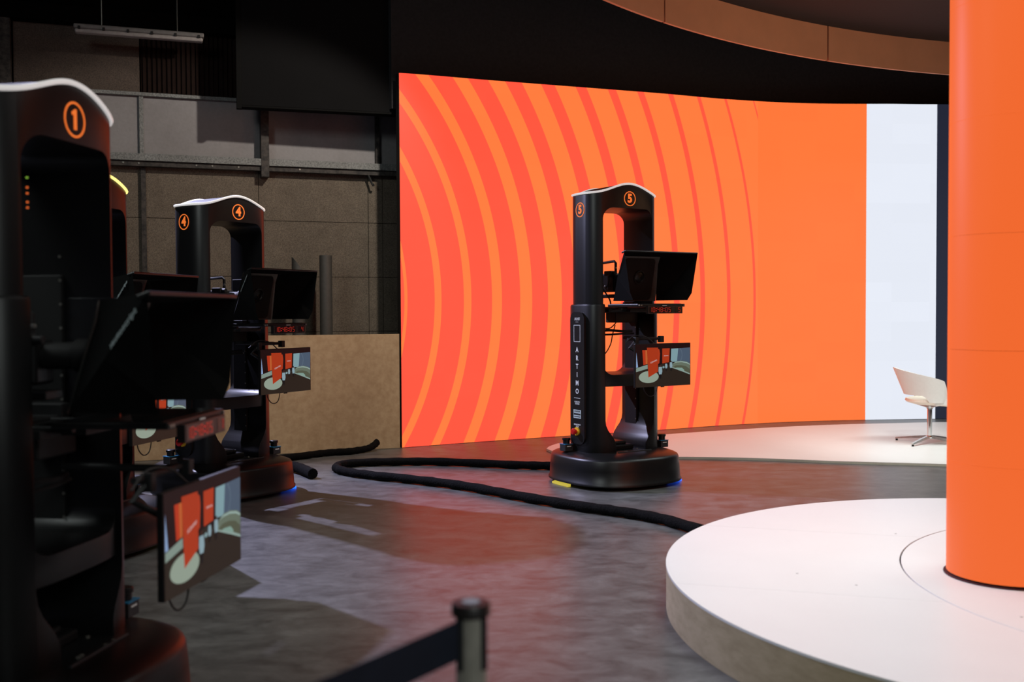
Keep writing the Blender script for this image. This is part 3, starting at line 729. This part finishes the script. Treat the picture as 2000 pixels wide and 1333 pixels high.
def pedestal(num, c, phi, zp, hood_z, hphi, hq, mon_z, mphi, mq, strip, glow, desc, side_num=True):
    ph = math.radians(phi)
    t = thing('camera_pedestal', 'tall black robotic camera pedestal with arched column, '+desc, 'pedestal', (c[0], c[1], 0), ph, 'robotic camera pedestals')
    link('base', shared('base', lambda: fin(base_mesh(), black_satin, 50)), t)
    bm = BM(); prism(bm, sellipse(.40, .40, 2.6, 48), .001, .031, XY); mesh_obj('drive_unit', bm, rubber, t)
    for (ax, ay), m_ in glow:  # glowing bars at the lip stand in for light thrown on the floor
        a = math.atan2(ay, ax); bm = BM(); prev = None
        for i in range(9):
            b_ = a+(i/8-.5)*.46; r_ = (abs(math.cos(b_)/.505)**2.6+abs(math.sin(b_)/.505)**2.6)**(-1/2.6)
            R_ = [bm.verts.new((math.cos(b_)*r_*k, math.sin(b_)*r_*k, z)) for k, z in ((.95, .003), (1.015, .003), (1.015, .016), (.95, .026))]
            if prev:
                for k in range(4): bm.faces.new((prev[k], prev[(k+1) % 4], R_[(k+1) % 4], R_[k]))
            else: bm.faces.new(R_)
            prev = R_
        bm.faces.new(prev[::-1]); mesh_obj('floor_glow_bar', bm, m_, t)
    link('column_sleeve', shared('sleeve', lambda: fin(sleeve_mesh(), black_satin)), t)
    link('upper_column', fin(column_mesh(zp), black), t)
    # edge strip around the wavy top
    bm = BM(); P = sellipse(.343, .213, 3.4, 120); pts_ = [Vector((x, y, zp-.078*(1-math.cos(PI*min(1, abs(x)/.34)))/2+.001)) for x, y in P]
    rr = .009; n = len(pts_); rings = []
    for i in range(n):
        p = pts_[i]; o_ = Vector((p.x, p.y*2, 0)).normalized()
        rings.append([bm.verts.new(p+o_*rr*math.cos(k*PI/4)+Vector((0, 0, rr*math.sin(k*PI/4)))) for k in range(8)])
    for i in range(n):
        for k in range(8): bm.faces.new((rings[i][k], rings[i][(k+1) % 8], rings[(i+1) % n][(k+1) % 8], rings[(i+1) % n][k]))
    mesh_obj('edge_strip', bm, strip, t, True)
    bm = BM(); h = n//2; Q = [(x*.97, y*.97) for x, y in P]
    hi = [bm.verts.new((x, y, zp-.078*(1-math.cos(PI*x/.34))/2+.002)) for x, y in Q]
    for i in range(h-1): bm.faces.new((hi[i], hi[i+1], hi[n-2-i], hi[n-1-i]))
    mesh_obj('top_cover', bm, void, t)
    # number badges
    def badge(o_, ex, ey):
        bm = BM(); o_ = Vector(o_); ex = Vector(ex); ey = Vector(ey); ez = ex.cross(ey); n = 40
        R_ = [[bm.verts.new(o_+ex*r*math.cos(2*PI*i/n)+ey*r*math.sin(2*PI*i/n)+ez*d) for i in range(n)] for r, d in ((.052, -.001), (.052, .0008), (.059, .0008), (.059, -.001))]
        for a, b in zip(R_, R_[1:]):
            for i in range(n): bm.faces.new((a[i], a[(i+1) % n], b[(i+1) % n], b[i]))
        if num == '1':
            f1 = [(-.006, -.033), (.010, -.033), (.010, .035), (-.001, .035), (-.019, .022), (-.013, .013), (-.006, .019)]
            prism(bm, f1, -.0005, .0009, lambda x, y, h: o_+ex*x+ey*y+ez*h)
        elif num: text(bm, num, .094, o_+ez*.0004, ex, ey, .045, .0005)
        mesh_obj('number_badge', bm, orangep, t)
    badge((0, -.2110, zp-.118), (1, 0, 0), (0, 0, 1))
    if side_num: badge((-.3408, 0, zp-.205), (0, -1, 0), (0, 0, 1))
    # side control panel with lettering
    bm = BM(); prism(bm, rrect(-.095, .33, .095, 1.395, .06), -.374, -.355, lambda x, y, h: Vector((h, x, y))); pn = mesh_obj('side_panel', bm, black, t)
    bm = BM(); ex, ey = (0, -1, 0), (0, 0, 1)
    T = lambda s, size, z, b=.01, sh_=0, sx=1, y=0: text(bm, s, size, (-.3745, y, z), ex, ey, b, .0006, sx, sh_)
    T('ROSS', .030, 1.338, .015, .3); T('_', .05, 1.335, 0, 0, 1.5)
    for l_, z in zip('ARTIMO', (1.09, 1.023, .956, .889, .822, .755)): T(l_, .056, z, .018, 0, .95)
    for z, s_ in ((.671, 'ROBOTIC'), (.655, 'SYSTEM')): T(s_, .017, z, .01)
    T('EMERGENCY', .016, .487, .01); T('STOP', .016, .471, .01)
    for (y, z, sy, sz) in ((0, 1.289, .088, .004), (0, 1.157, .088, .004), (.042, 1.223, .004, .132), (-.042, 1.223, .004, .132), (0, .702, .085, .003)):
        box(bm, (-.3745, y, z), (.001, sy, sz))
    tag(mesh_obj('panel_lettering', bm, whitep, pn), kind='stuff')
    bm = BM(); box(bm, (-.3745, 0, .573), (.0012, .10, .068)); mesh_obj('warning_label', bm, mat('label_grey', (185, 200, 198), .6), pn)
    bm = BM(); T2 = lambda s, size, z, b=.01: text(bm, s, size, (-.3755, 0, z), ex, ey, b, .0004)
    T2('DANGER', .020, .595); box(bm, (-.3756, 0, .572), (.0006, .09, .014)); box(bm, (-.3756, 0, .552), (.0006, .085, .006)); tag(mesh_obj('label_print', bm, black_matte, pn), kind='stuff')
    MX = Matrix.Translation((-.374, 0, .433)) @ Matrix.Rotation(-PI/2, 4, 'Y')
    bm = BM(); lathe(bm, [(0, 0), (.034, 0), (.034, .012), (0, .012)], n=20, M=MX); eb = mesh_obj('stop_collar', bm, yelb, pn, True, 30)
    bm = BM(); lathe(bm, [(0, .012), (.016, .012), (.018, .028), (.027, .032), (.028, .042), (.02, .052), (0, .055)], n=20, M=MX); mesh_obj('stop_button', bm, redb, pn, True)
    # mast rails inside the legs
    for sg in (-1, 1):
        bm = BM(); zr = zp-.62; box(bm, (sg*.240, .075, (zr+.33)/2), (.022, .15, zr-.33), .004); rl = mesh_obj('mast_rail', bm, void, t)
        bm = BM()
        for k in range(14): cyl(bm, (sg*.226, .0, .50+k*.085), (sg*.223, .0, .50+k*.085), .006, 6)
        tag(mesh_obj('rail_screw', bm, steel, rl), kind='stuff')
    # deck hardware
    bm = BM(); box(bm, (.0, -.02, .292), (.20, .22, .04), .01); box(bm, (-.02, -.02, .325), (.13, .17, .03), .012); mesh_obj('deck_unit', bm, black_satin, t)
    bm = BM(); box(bm, (.0, -.27, .272), (.34, .012, .014), .002); mesh_obj('deck_trim', bm, greymet, t)
    bm = BM()
    for x, y in ((-.08, -.24), (-.06, -.24), (.05, -.26), (.10, -.26), (-.12, .1), (.12, -.15)): lathe(bm, [(0, .27), (.008, .27), (.008, .278), (0, .278)], c=(x, y, 0), n=10)
    tag(mesh_obj('deck_bolt', bm, steel, t), kind='stuff')
    # laser scanners on two corners
    for sx, sy in ((.402, -.125), (-.402, .115)):
        bm = BM(); box(bm, (sx, sy, .293), (.078, .078, .056), .004); sc = mesh_obj('laser_scanner', bm, greymet, t)
        bm = BM(); box(bm, (sx, sy, .3225), (.082, .082, .005), .001); mesh_obj('scanner_plate', bm, blueanod, sc)
        bm = BM(); lathe(bm, [(0, .325), (.028, .325), (.028, .352), (.034, .354), (.034, .370), (.028, .374), (0, .374)], c=(sx, sy, 0), n=24); mesh_obj('scanner_head', bm, black_satin, sc, True, 30)
        bm = BM(); box(bm, (sx, sy-.0395, .305), (.04, .001, .007)); mesh_obj('scanner_mark', bm, whitep, sc)
    # carriage that carries the head
    zs = hood_z-.397
    bm = BM(); box(bm, (0, .04, zs-.045), (.44, .12, .05), .006); box(bm, (.06, -.02, zs-.10), (.22, .14, .10), .008)
    box(bm, (.07, -.10, zs-.05), (.20, .30, .03), .004)
    for sg in (-1, 1): box(bm, (sg*.20, .04, zs-.06), (.05, .14, .16), .004)
    mesh_obj('carriage', bm, black_matte, t)
    bm = BM(); box(bm, (-.222, -.03, zs-.22), (.03, .05, .085), .004); cb = mesh_obj('junction_box', bm, black_matte, t)
    bm = BM()
    for k in range(4): cyl(bm, (-.222, -.055, zs-.25+k*.02), (-.222, -.057, zs-.25+k*.02), .003, 6)
    tag(mesh_obj('socket_row', bm, whitep, cb), kind='stuff')
    cz = zs-.19
    for pts_, r_ in (([(-.22, -.05, cz+.02), (-.17, -.07, cz-.0), (-.10, -.07, cz-.005), (-.03, -.05, cz+.03), (.02, -.02, cz+.06)], .0045),
                     ([(-.21, -.05, cz-.03), (-.12, -.09, cz-.02), (0, -.11, cz-.03), (.12, -.08, cz-.03)], .011),
                     ([(-.21, -.05, cz-.055), (-.12, -.09, cz-.055), (0, -.11, cz-.05), (.14, -.08, cz-.05)], .008),
                     ([(-.23, -.03, cz-.24), (-.16, -.07, cz-.22), (-.10, -.08, cz-.14), (-.07, -.07, cz-.06), (-.02, -.04, cz+.02)], .0045)):
        bm = BM(); tube(bm, smooth_path(pts_, 7), r_, 7); mesh_obj('cable', bm, rubber, t)

    if num == '1':
        for z_, m_ in ((1.82, grn_i), (1.79, org_i), (1.772, org_i), (1.745, org_i), (1.728, org_i)):
            bm = BM(); box(bm, (-.248, -.204, z_), (.004, .006, .005), .001); mesh_obj('rim_dot', bm, m_, t)  # small emissive dots on the rim of the opening
    # ---------------- video camera
    hp = math.radians(hphi); nH = Vector((math.sin(hp), -math.cos(hp), 0)); tH = Vector((math.cos(hp), math.sin(hp), 0))
    zl = hood_z-.20
    vc = thing('video_camera', 'black broadcast camera with top handle inside the arch of '+desc.split(',')[0].replace('marked', 'the pedestal marked').replace('with a glowing', 'the pedestal with a glowing'), 'camera', (c[0], c[1], zl), hp, 'broadcast cameras')
    bm = BM(); box(bm, (-.01, .06, -.02), (.12, .30, .15), .012); box(bm, (-.01, .05, -.13), (.11, .34, .03), .004); mesh_obj('camera_body', bm, black_satin, vc)
    bm = BM(); tube(bm, [(-.02, .17, .05), (-.02, .18, .125), (-.02, .165, .145), (-.02, -.03, .155), (-.02, -.05, .14), (-.02, -.05, .05)], .011, 8); mesh_obj('handle', bm, black_matte, vc, True)
    bm = BM(); box(bm, (-.075, -.04, .055), (.05, .09, .04), .006); cyl(bm, (-.075, -.085, .055), (-.075, -.12, .055), .015, 12); mesh_obj('viewfinder', bm, black_matte, vc)
    bm = BM(); cyl(bm, (0, -.09, 0), (0, -.27, 0), .045, 24); cyl(bm, (0, -.20, 0), (0, -.26, 0), .056, 24); mesh_obj('lens', bm, void, vc, True, 40)
    bm = BM(); MX = Matrix.Translation((0, -.27, 0)) @ Matrix.Rotation(PI/2, 4, 'X'); lathe(bm, [(0, .008), (.02, .007), (.042, .002)], n=24, M=MX); mesh_obj('front_glass', bm, mat('lens_glass', (10, 10, 12), .3), vc, True)
    bm = BM(); tube(bm, smooth_path([(-.06, .15, .06), (-.10, .12, .02), (-.10, .03, -.06), (-.08, -.04, -.15), (-.07, -.05, -.20)], 6), .006, 6); mesh_obj('cable', bm, rubber, vc); bm = BM(); tube(bm, smooth_path([(-.05, .0, .07), (-.09, -.05, .01), (-.08, -.02, -.05)], 6), .005, 6); mesh_obj('cable', bm, rubber, vc)
    bm = BM()
    for p_ in ((-.072, .10, .045), (-.072, -.02, .04), (-.075, .02, -.05), (-.03, -.06, .10)): box(bm, p_, (.012, .02, .014), .002)
    tag(mesh_obj('connector', bm, steel, vc), kind='stuff')

    # ---------------- teleprompter (origin under the middle of its screen)
    q0 = .40
    tp = thing('teleprompter', 'black teleprompter hood with clock display mounted on '+desc.split(',')[0].replace('marked', 'the pedestal marked').replace('with a glowing', 'the pedestal with a glowing'), 'teleprompter',
               (c[0]+nH.x*q0, c[1]+nH.y*q0, zs), hp, 'teleprompters')
    Ht = .397; yf = -(hq-q0)                     # mouth plane
    a_ = .367
    TLf, TRf = Vector((-a_, yf, Ht)), Vector((a_, yf, Ht))
    def wing(sg):
        T0 = Vector((sg*a_, yf, Ht)); M1 = Vector((sg*(a_-.058), yf+.005, .085)); M2 = Vector((sg*(a_-.095), yf+.015, .028))
        B0 = Vector((sg*.215, yf+.33, .028)); B1 = Vector((sg*.186, yf+.238, Ht-.018)); B2 = Vector((sg*.175, yf+.255, Ht-.085)); CR = (T0+B0)/2+Vector((sg*.016, 0, -.012))
        bm = BM(); v = [bm.verts.new(p) for p in (T0, M1, M2, B0, B1, B2, CR)]
        for f in ((0, 1, 6), (1, 2, 6), (2, 3, 6), (3, 5, 6), (5, 4, 6), (4, 0, 6)): bm.faces.new([v[i] for i in f])
        r = bmesh.ops.solidify(bm, geom=bm.faces[:], thickness=.004)
        return mesh_obj('hood_wing', bm, fabric, tp)
    wing(-1); wing(1)
    bm = BM(); v = [bm.verts.new(p) for p in (Vector((-.185, yf+.235, Ht-.022)), Vector((.185, yf+.235, Ht-.022)), TRf, TLf)]; bm.faces.new(v); bmesh.ops.solidify(bm, geom=bm.faces[:], thickness=.004); mesh_obj('hood_roof', bm, fabric, tp)
    bm = BM(); tube(bm, [TLf+Vector((.002, .03, -.012)), TLf+Vector((.006, 0, 0)), TRf+Vector((-.006, 0, 0)), TRf+Vector((-.002, .03, -.012))], .0075, 8); mesh_obj('front_bar', bm, black_satin, tp, True)
    # sloping back board with a dark aperture
    A0, A1, A2, A3 = Vector((-.215, yf+.335, .025)), Vector((.215, yf+.335, .025)), Vector((.188, yf+.242, Ht-.018)), Vector((-.188, yf+.242, Ht-.018))
    bm = BM(); bm.faces.new([bm.verts.new(p) for p in (A0, A1, A2, A3)]); bmesh.ops.solidify(bm, geom=bm.faces[:], thickness=-.006); mesh_obj('hood_back', bm, board_grey, tp)
    ey_ = (A3-A0).normalized(); nb = Vector((0, -ey_.z, ey_.y)); bm = BM(); mid = (A0+A2)/2
    prism(bm, [(x*(1-.22*(y+.17)/.34), y) for x, y in rrect(-.195, -.168, .178, .165, .03)], .004, .010, lambda x, y, h: mid+Vector((x, 0, 0))+ey_*y+nb*h); mesh_obj('aperture', bm, mat('aperture_black', (8, 8, 8), .9), tp)
    lc = Vector((0, 0, .215)); k = (lc.z-A0.z)/(A3.z-A0.z); lc.y = A0.y+(A3.y-A0.y)*k
    MX = Matrix.Translation(lc+nb*.011) @ nb.to_track_quat('Z', 'Y').to_matrix().to_4x4()
    bm = BM(); lathe(bm, [(.0, -.002), (.056, -.002), (.056, .006), (.046, .006), (.040, -.001), (.0, -.001)], n=32, M=MX); lr = mesh_obj('lens_ring', bm, black_satin, tp, True, 30)
    bm = BM(); lathe(bm, [(0, .005), (.022, .003), (.038, 0)], n=24, M=MX); mesh_obj('lens_glass', bm, MATS['lens_glass'], lr, True)
    bm = BM()
    for p_ in ((0, .01), (.004, -.012), (-.009, .0)): lathe(bm, [(0, .007), (.0025, .007)], c=(p_[0], p_[1], 0), n=8, M=MX)
    tag(mesh_obj('lens_glint', bm, mat('lens_glint_paint', (120, 100, 60), .2), lr), kind='stuff')  # glint on the lens painted as small tan discs
    # maker's lettering on the outside of the near wing, running up its slope
    T0 = Vector((-a_, yf, Ht)); B1 = Vector((-.185, yf+.235, Ht-.022)); B0 = Vector((-.215, yf+.33, .028)); CR = (T0+B0)/2+Vector((-.016, 0, -.012))
    fn = (B1-T0).cross(CR-T0).normalized()
    if fn.x > 0: fn = -fn
    def onw(y, z): return Vector((T0.x-(fn.y*(y-T0.y)+fn.z*(z-T0.z))/fn.x, y, z))
    along = (onw(yf+.02, Ht-.05)-onw(yf+.12, Ht-.16)).normalized(); eyt = fn.cross(along)
    cpos = onw(yf+.085, Ht-.105)+fn*.006
    bm = BM(); text(bm, '\u203aautoscript', .036, cpos, along, eyt, .008, .0008); mesh_obj('wing_lettering', bm, mat('pale_print', (150, 162, 164), .7), tp)
    # screen slab, rails, clock
    bm = BM(); box(bm, (0, yf+.19, -.012), (.47, .38, .022), .005); sl = mesh_obj('prompter_screen', bm, black_satin, tp)
    bm = BM(); box(bm, (0, yf+.19, .0005), (.43, .33, .002)); mesh_obj('screen_glass', bm, mat('gloss_black', (10, 10, 11), .08), sl)
    for x in (-.225, -.205, .222):
        bm = BM(); cyl(bm, (x, yf-.001, -.012), (x, yf-.006, -.012), .006, 10); mesh_obj('corner_screw', bm, steel, sl)
    bm = BM()
    for sg in (-1, 1): cyl(bm, (sg*.13, yf+.36, -.035), (sg*.13, yf+.66, -.035), .012, 12)
    box(bm, (0, yf+.50, -.05), (.34, .10, .03), .004); mesh_obj('support_rail', bm, black_matte, tp)
    ck = BM(); box(ck, (.02, yf-.005, -.046), (.345, .03, .06), .003); ckm = mesh_obj('clock_display', ck, mat('clock_case', (28, 24, 24), .35), tp)
    bm = BM(); box(bm, (-.03, yf-.0205, -.046), (.222, .001, .046)); box(bm, (.152, yf-.0205, -.046), (.07, .001, .046)); mesh_obj('clock_window', bm, mat('clock_window', (30, 6, 6), .25), ckm)
    yd = yf-.0218
    for x, d_ in zip((-.128, -.098, -.052, -.022, .026, .058, .158), '104805'+(num if num in SEG else '')):
        bm = BM(); seven(bm, d_, x, -.046, yd, .034, .017); mesh_obj('clock_digit', bm, emi('digit_red', (165, 38, 22)), ckm)
    bm = BM()
    for x in (-.075, .002):
        for z in (-.008, .008): box(bm, (x, yd, -.046+z), (.005, .001, .005))
    tag(mesh_obj('clock_colon', bm, emi('colon_red', (235, 20, 25)), ckm), kind='stuff')
    bm = BM(); box(bm, (.02, yf-.0075, -.016), (.045, .003, .008), .001); mesh_obj('maker_badge', bm, whitep, ckm)

    # ---------------- preview monitor
    mp_ = math.radians(mphi); nM = Vector((math.sin(mp_), -math.cos(mp_), 0)); W, H = .555, .332
    mo = thing('preview_monitor', 'flat monitor showing the orange studio set, hung on '+desc.split(',')[0].replace('marked', 'the pedestal marked').replace('with a glowing', 'the pedestal with a glowing'), 'monitor',
               (c[0]+nM.x*mq, c[1]+nM.y*mq, mon_z-H/2), mp_, 'preview monitors')
    bm = BM(); box(bm, (0, .012, 0), (W, .022, H), .003); mesh_obj('bezel', bm, black_satin, mo)
    bm = BM(); box(bm, (0, .035, 0), (W*.6, .03, H*.6), .008); mesh_obj('rear_housing', bm, black, mo)
    bm = BM(); mats = []; picture(bm, W, H, 0.0005, mats)
    me = bpy.data.meshes.new('screen_picture'); bm.to_mesh(me); bm.free()
    for x in mats: me.materials.append(x)
    link('screen_picture', me, mo)
    L_ = mq-.16
    bm = BM(); cyl(bm, (-.27, .10, H/2+.035), (.05, .10, H/2+.035), .011, 12); box(bm, (.05, .09, H/2+.03), (.035, .04, .05), .004); box(bm, (-.20, .09, H/2+.02), (.03, .04, .06), .004)
    cyl(bm, (-.02, .10, H/2+.035), (-.02, L_, H/2+.035), .013, 12)
    tube(bm, [(-.20, .09, H/2+.02), (-.24, .12, H/2-.03), (-.12, .06, .05), (0, .05, .02)], .012, 8)
    mesh_obj('mount_arm', bm, black_matte, mo)
    bm = BM(); tube(bm, smooth_path([(-.16, .05, -H/2+.04), (-.15, .05, -H/2-.03), (-.10, .05, -H/2-.075), (-.04, .05, -H/2-.06), (-.01, .05, -H/2+.03)], 6), .0035, 6)
    mesh_obj('cable', bm, rubber, mo); bm = BM()
    tube(bm, smooth_path([(-.30, .09, H/2+.01), (-.22, .08, H/2+.06), (-.12, .06, H/2+.05), (-.06, .03, H/2-.005)], 6), .004, 6); mesh_obj('cable', bm, rubber, mo)
    bm = BM(); box(bm, (.0, .012, -H/2-.004), (.03, .012, .006), .001); mesh_obj('sensor_tab', bm, black_satin, mo)
    return t

grn_i = emi('rim_dot_green', (.25, .5, .05), 1, True); org_i = emi('rim_dot_orange', (.9, .16, .03), 1, True)
yel = emi('floor_glow_yellow', (.55, .44, .05), 1.0, True); blu = emi('floor_glow_blue', (.01, .10, .95), 3, True); grn = emi('floor_glow_green', (.12, .55, .05), 1, True)
yg = emi('floor_glow_lime', (.65, .9, .1), 1, True)
# local directions of the floor glow: (-x, -y) is the left front corner
pedestal('5', (.84, 8.40), 32, 2.42, 1.853, 32, .603, 1.150, 32, .62, strip_w, [((-1, .12), yel), ((1, -.42), blu)], 'marked 5, in front of the striped screen')
pedestal('4', (-2.257, 7.945), 55, 2.29, 1.72, 61, .65, 1.135, 61, .65, strip_w, [((1, -.5), blu)], 'marked 4, in front of the fibreboard')
pedestal('2', (-2.61, 6.09), 75, 2.225, 1.625, 79, .61, .99, 76, .57, strip_y, [((.6, -1), yg), ((.9, .9), grn)], 'with a glowing yellow top edge, half hidden behind pedestal 1', False)
pedestal('1', (-1.65, 3.43), 80.7, 2.16, 1.46, 85, .61, .858, 81, .65, strip_w, [], 'marked 1, nearest at the left edge')

for n_, l in (('camera_pedestal', 'black robotic camera pedestal standing alone before the striped screen, marked 5'),
 ('camera_pedestal.001', 'black robotic camera pedestal standing before the fibreboard sheet, marked 4'),
 ('camera_pedestal.002', 'black camera pedestal with glowing yellow top edge, mostly hidden behind the nearest one'),
 ('camera_pedestal.003', 'nearest, blurred black camera pedestal cropped by the left edge, marked 1'),
 ('video_camera', 'black camera with top handle in the arch before the striped screen'),
 ('video_camera.001', 'black camera with purple-lit top handle in the arch before the chipboard wall'),
 ('video_camera.002', 'hidden black camera in the pedestal with the glowing yellow top edge'),
 ('video_camera.003', 'nearest, blurred black camera inside the arch cropped by the left edge'),
 ('teleprompter', 'black teleprompter hood with red clock, seen against the striped screen'),
 ('teleprompter.001', 'black teleprompter hood with red clock, seen against the chipboard wall'),
 ('teleprompter.002', 'black teleprompter hood half hidden behind the nearest, larger hood'),
 ('teleprompter.003', 'largest, blurred black teleprompter hood at the left foreground'),
 ('preview_monitor', 'monitor showing an orange studio set, seen against the striped screen'),
 ('preview_monitor.001', 'monitor showing an orange studio set, seen against the fibreboard sheet'),
 ('preview_monitor.002', 'mostly hidden monitor, a sliver of its picture showing beneath the nearest hood'),
 ('preview_monitor.003', 'largest monitor showing an orange studio set, low in the left foreground')):
    bpy.data.objects[n_]['label'] = l
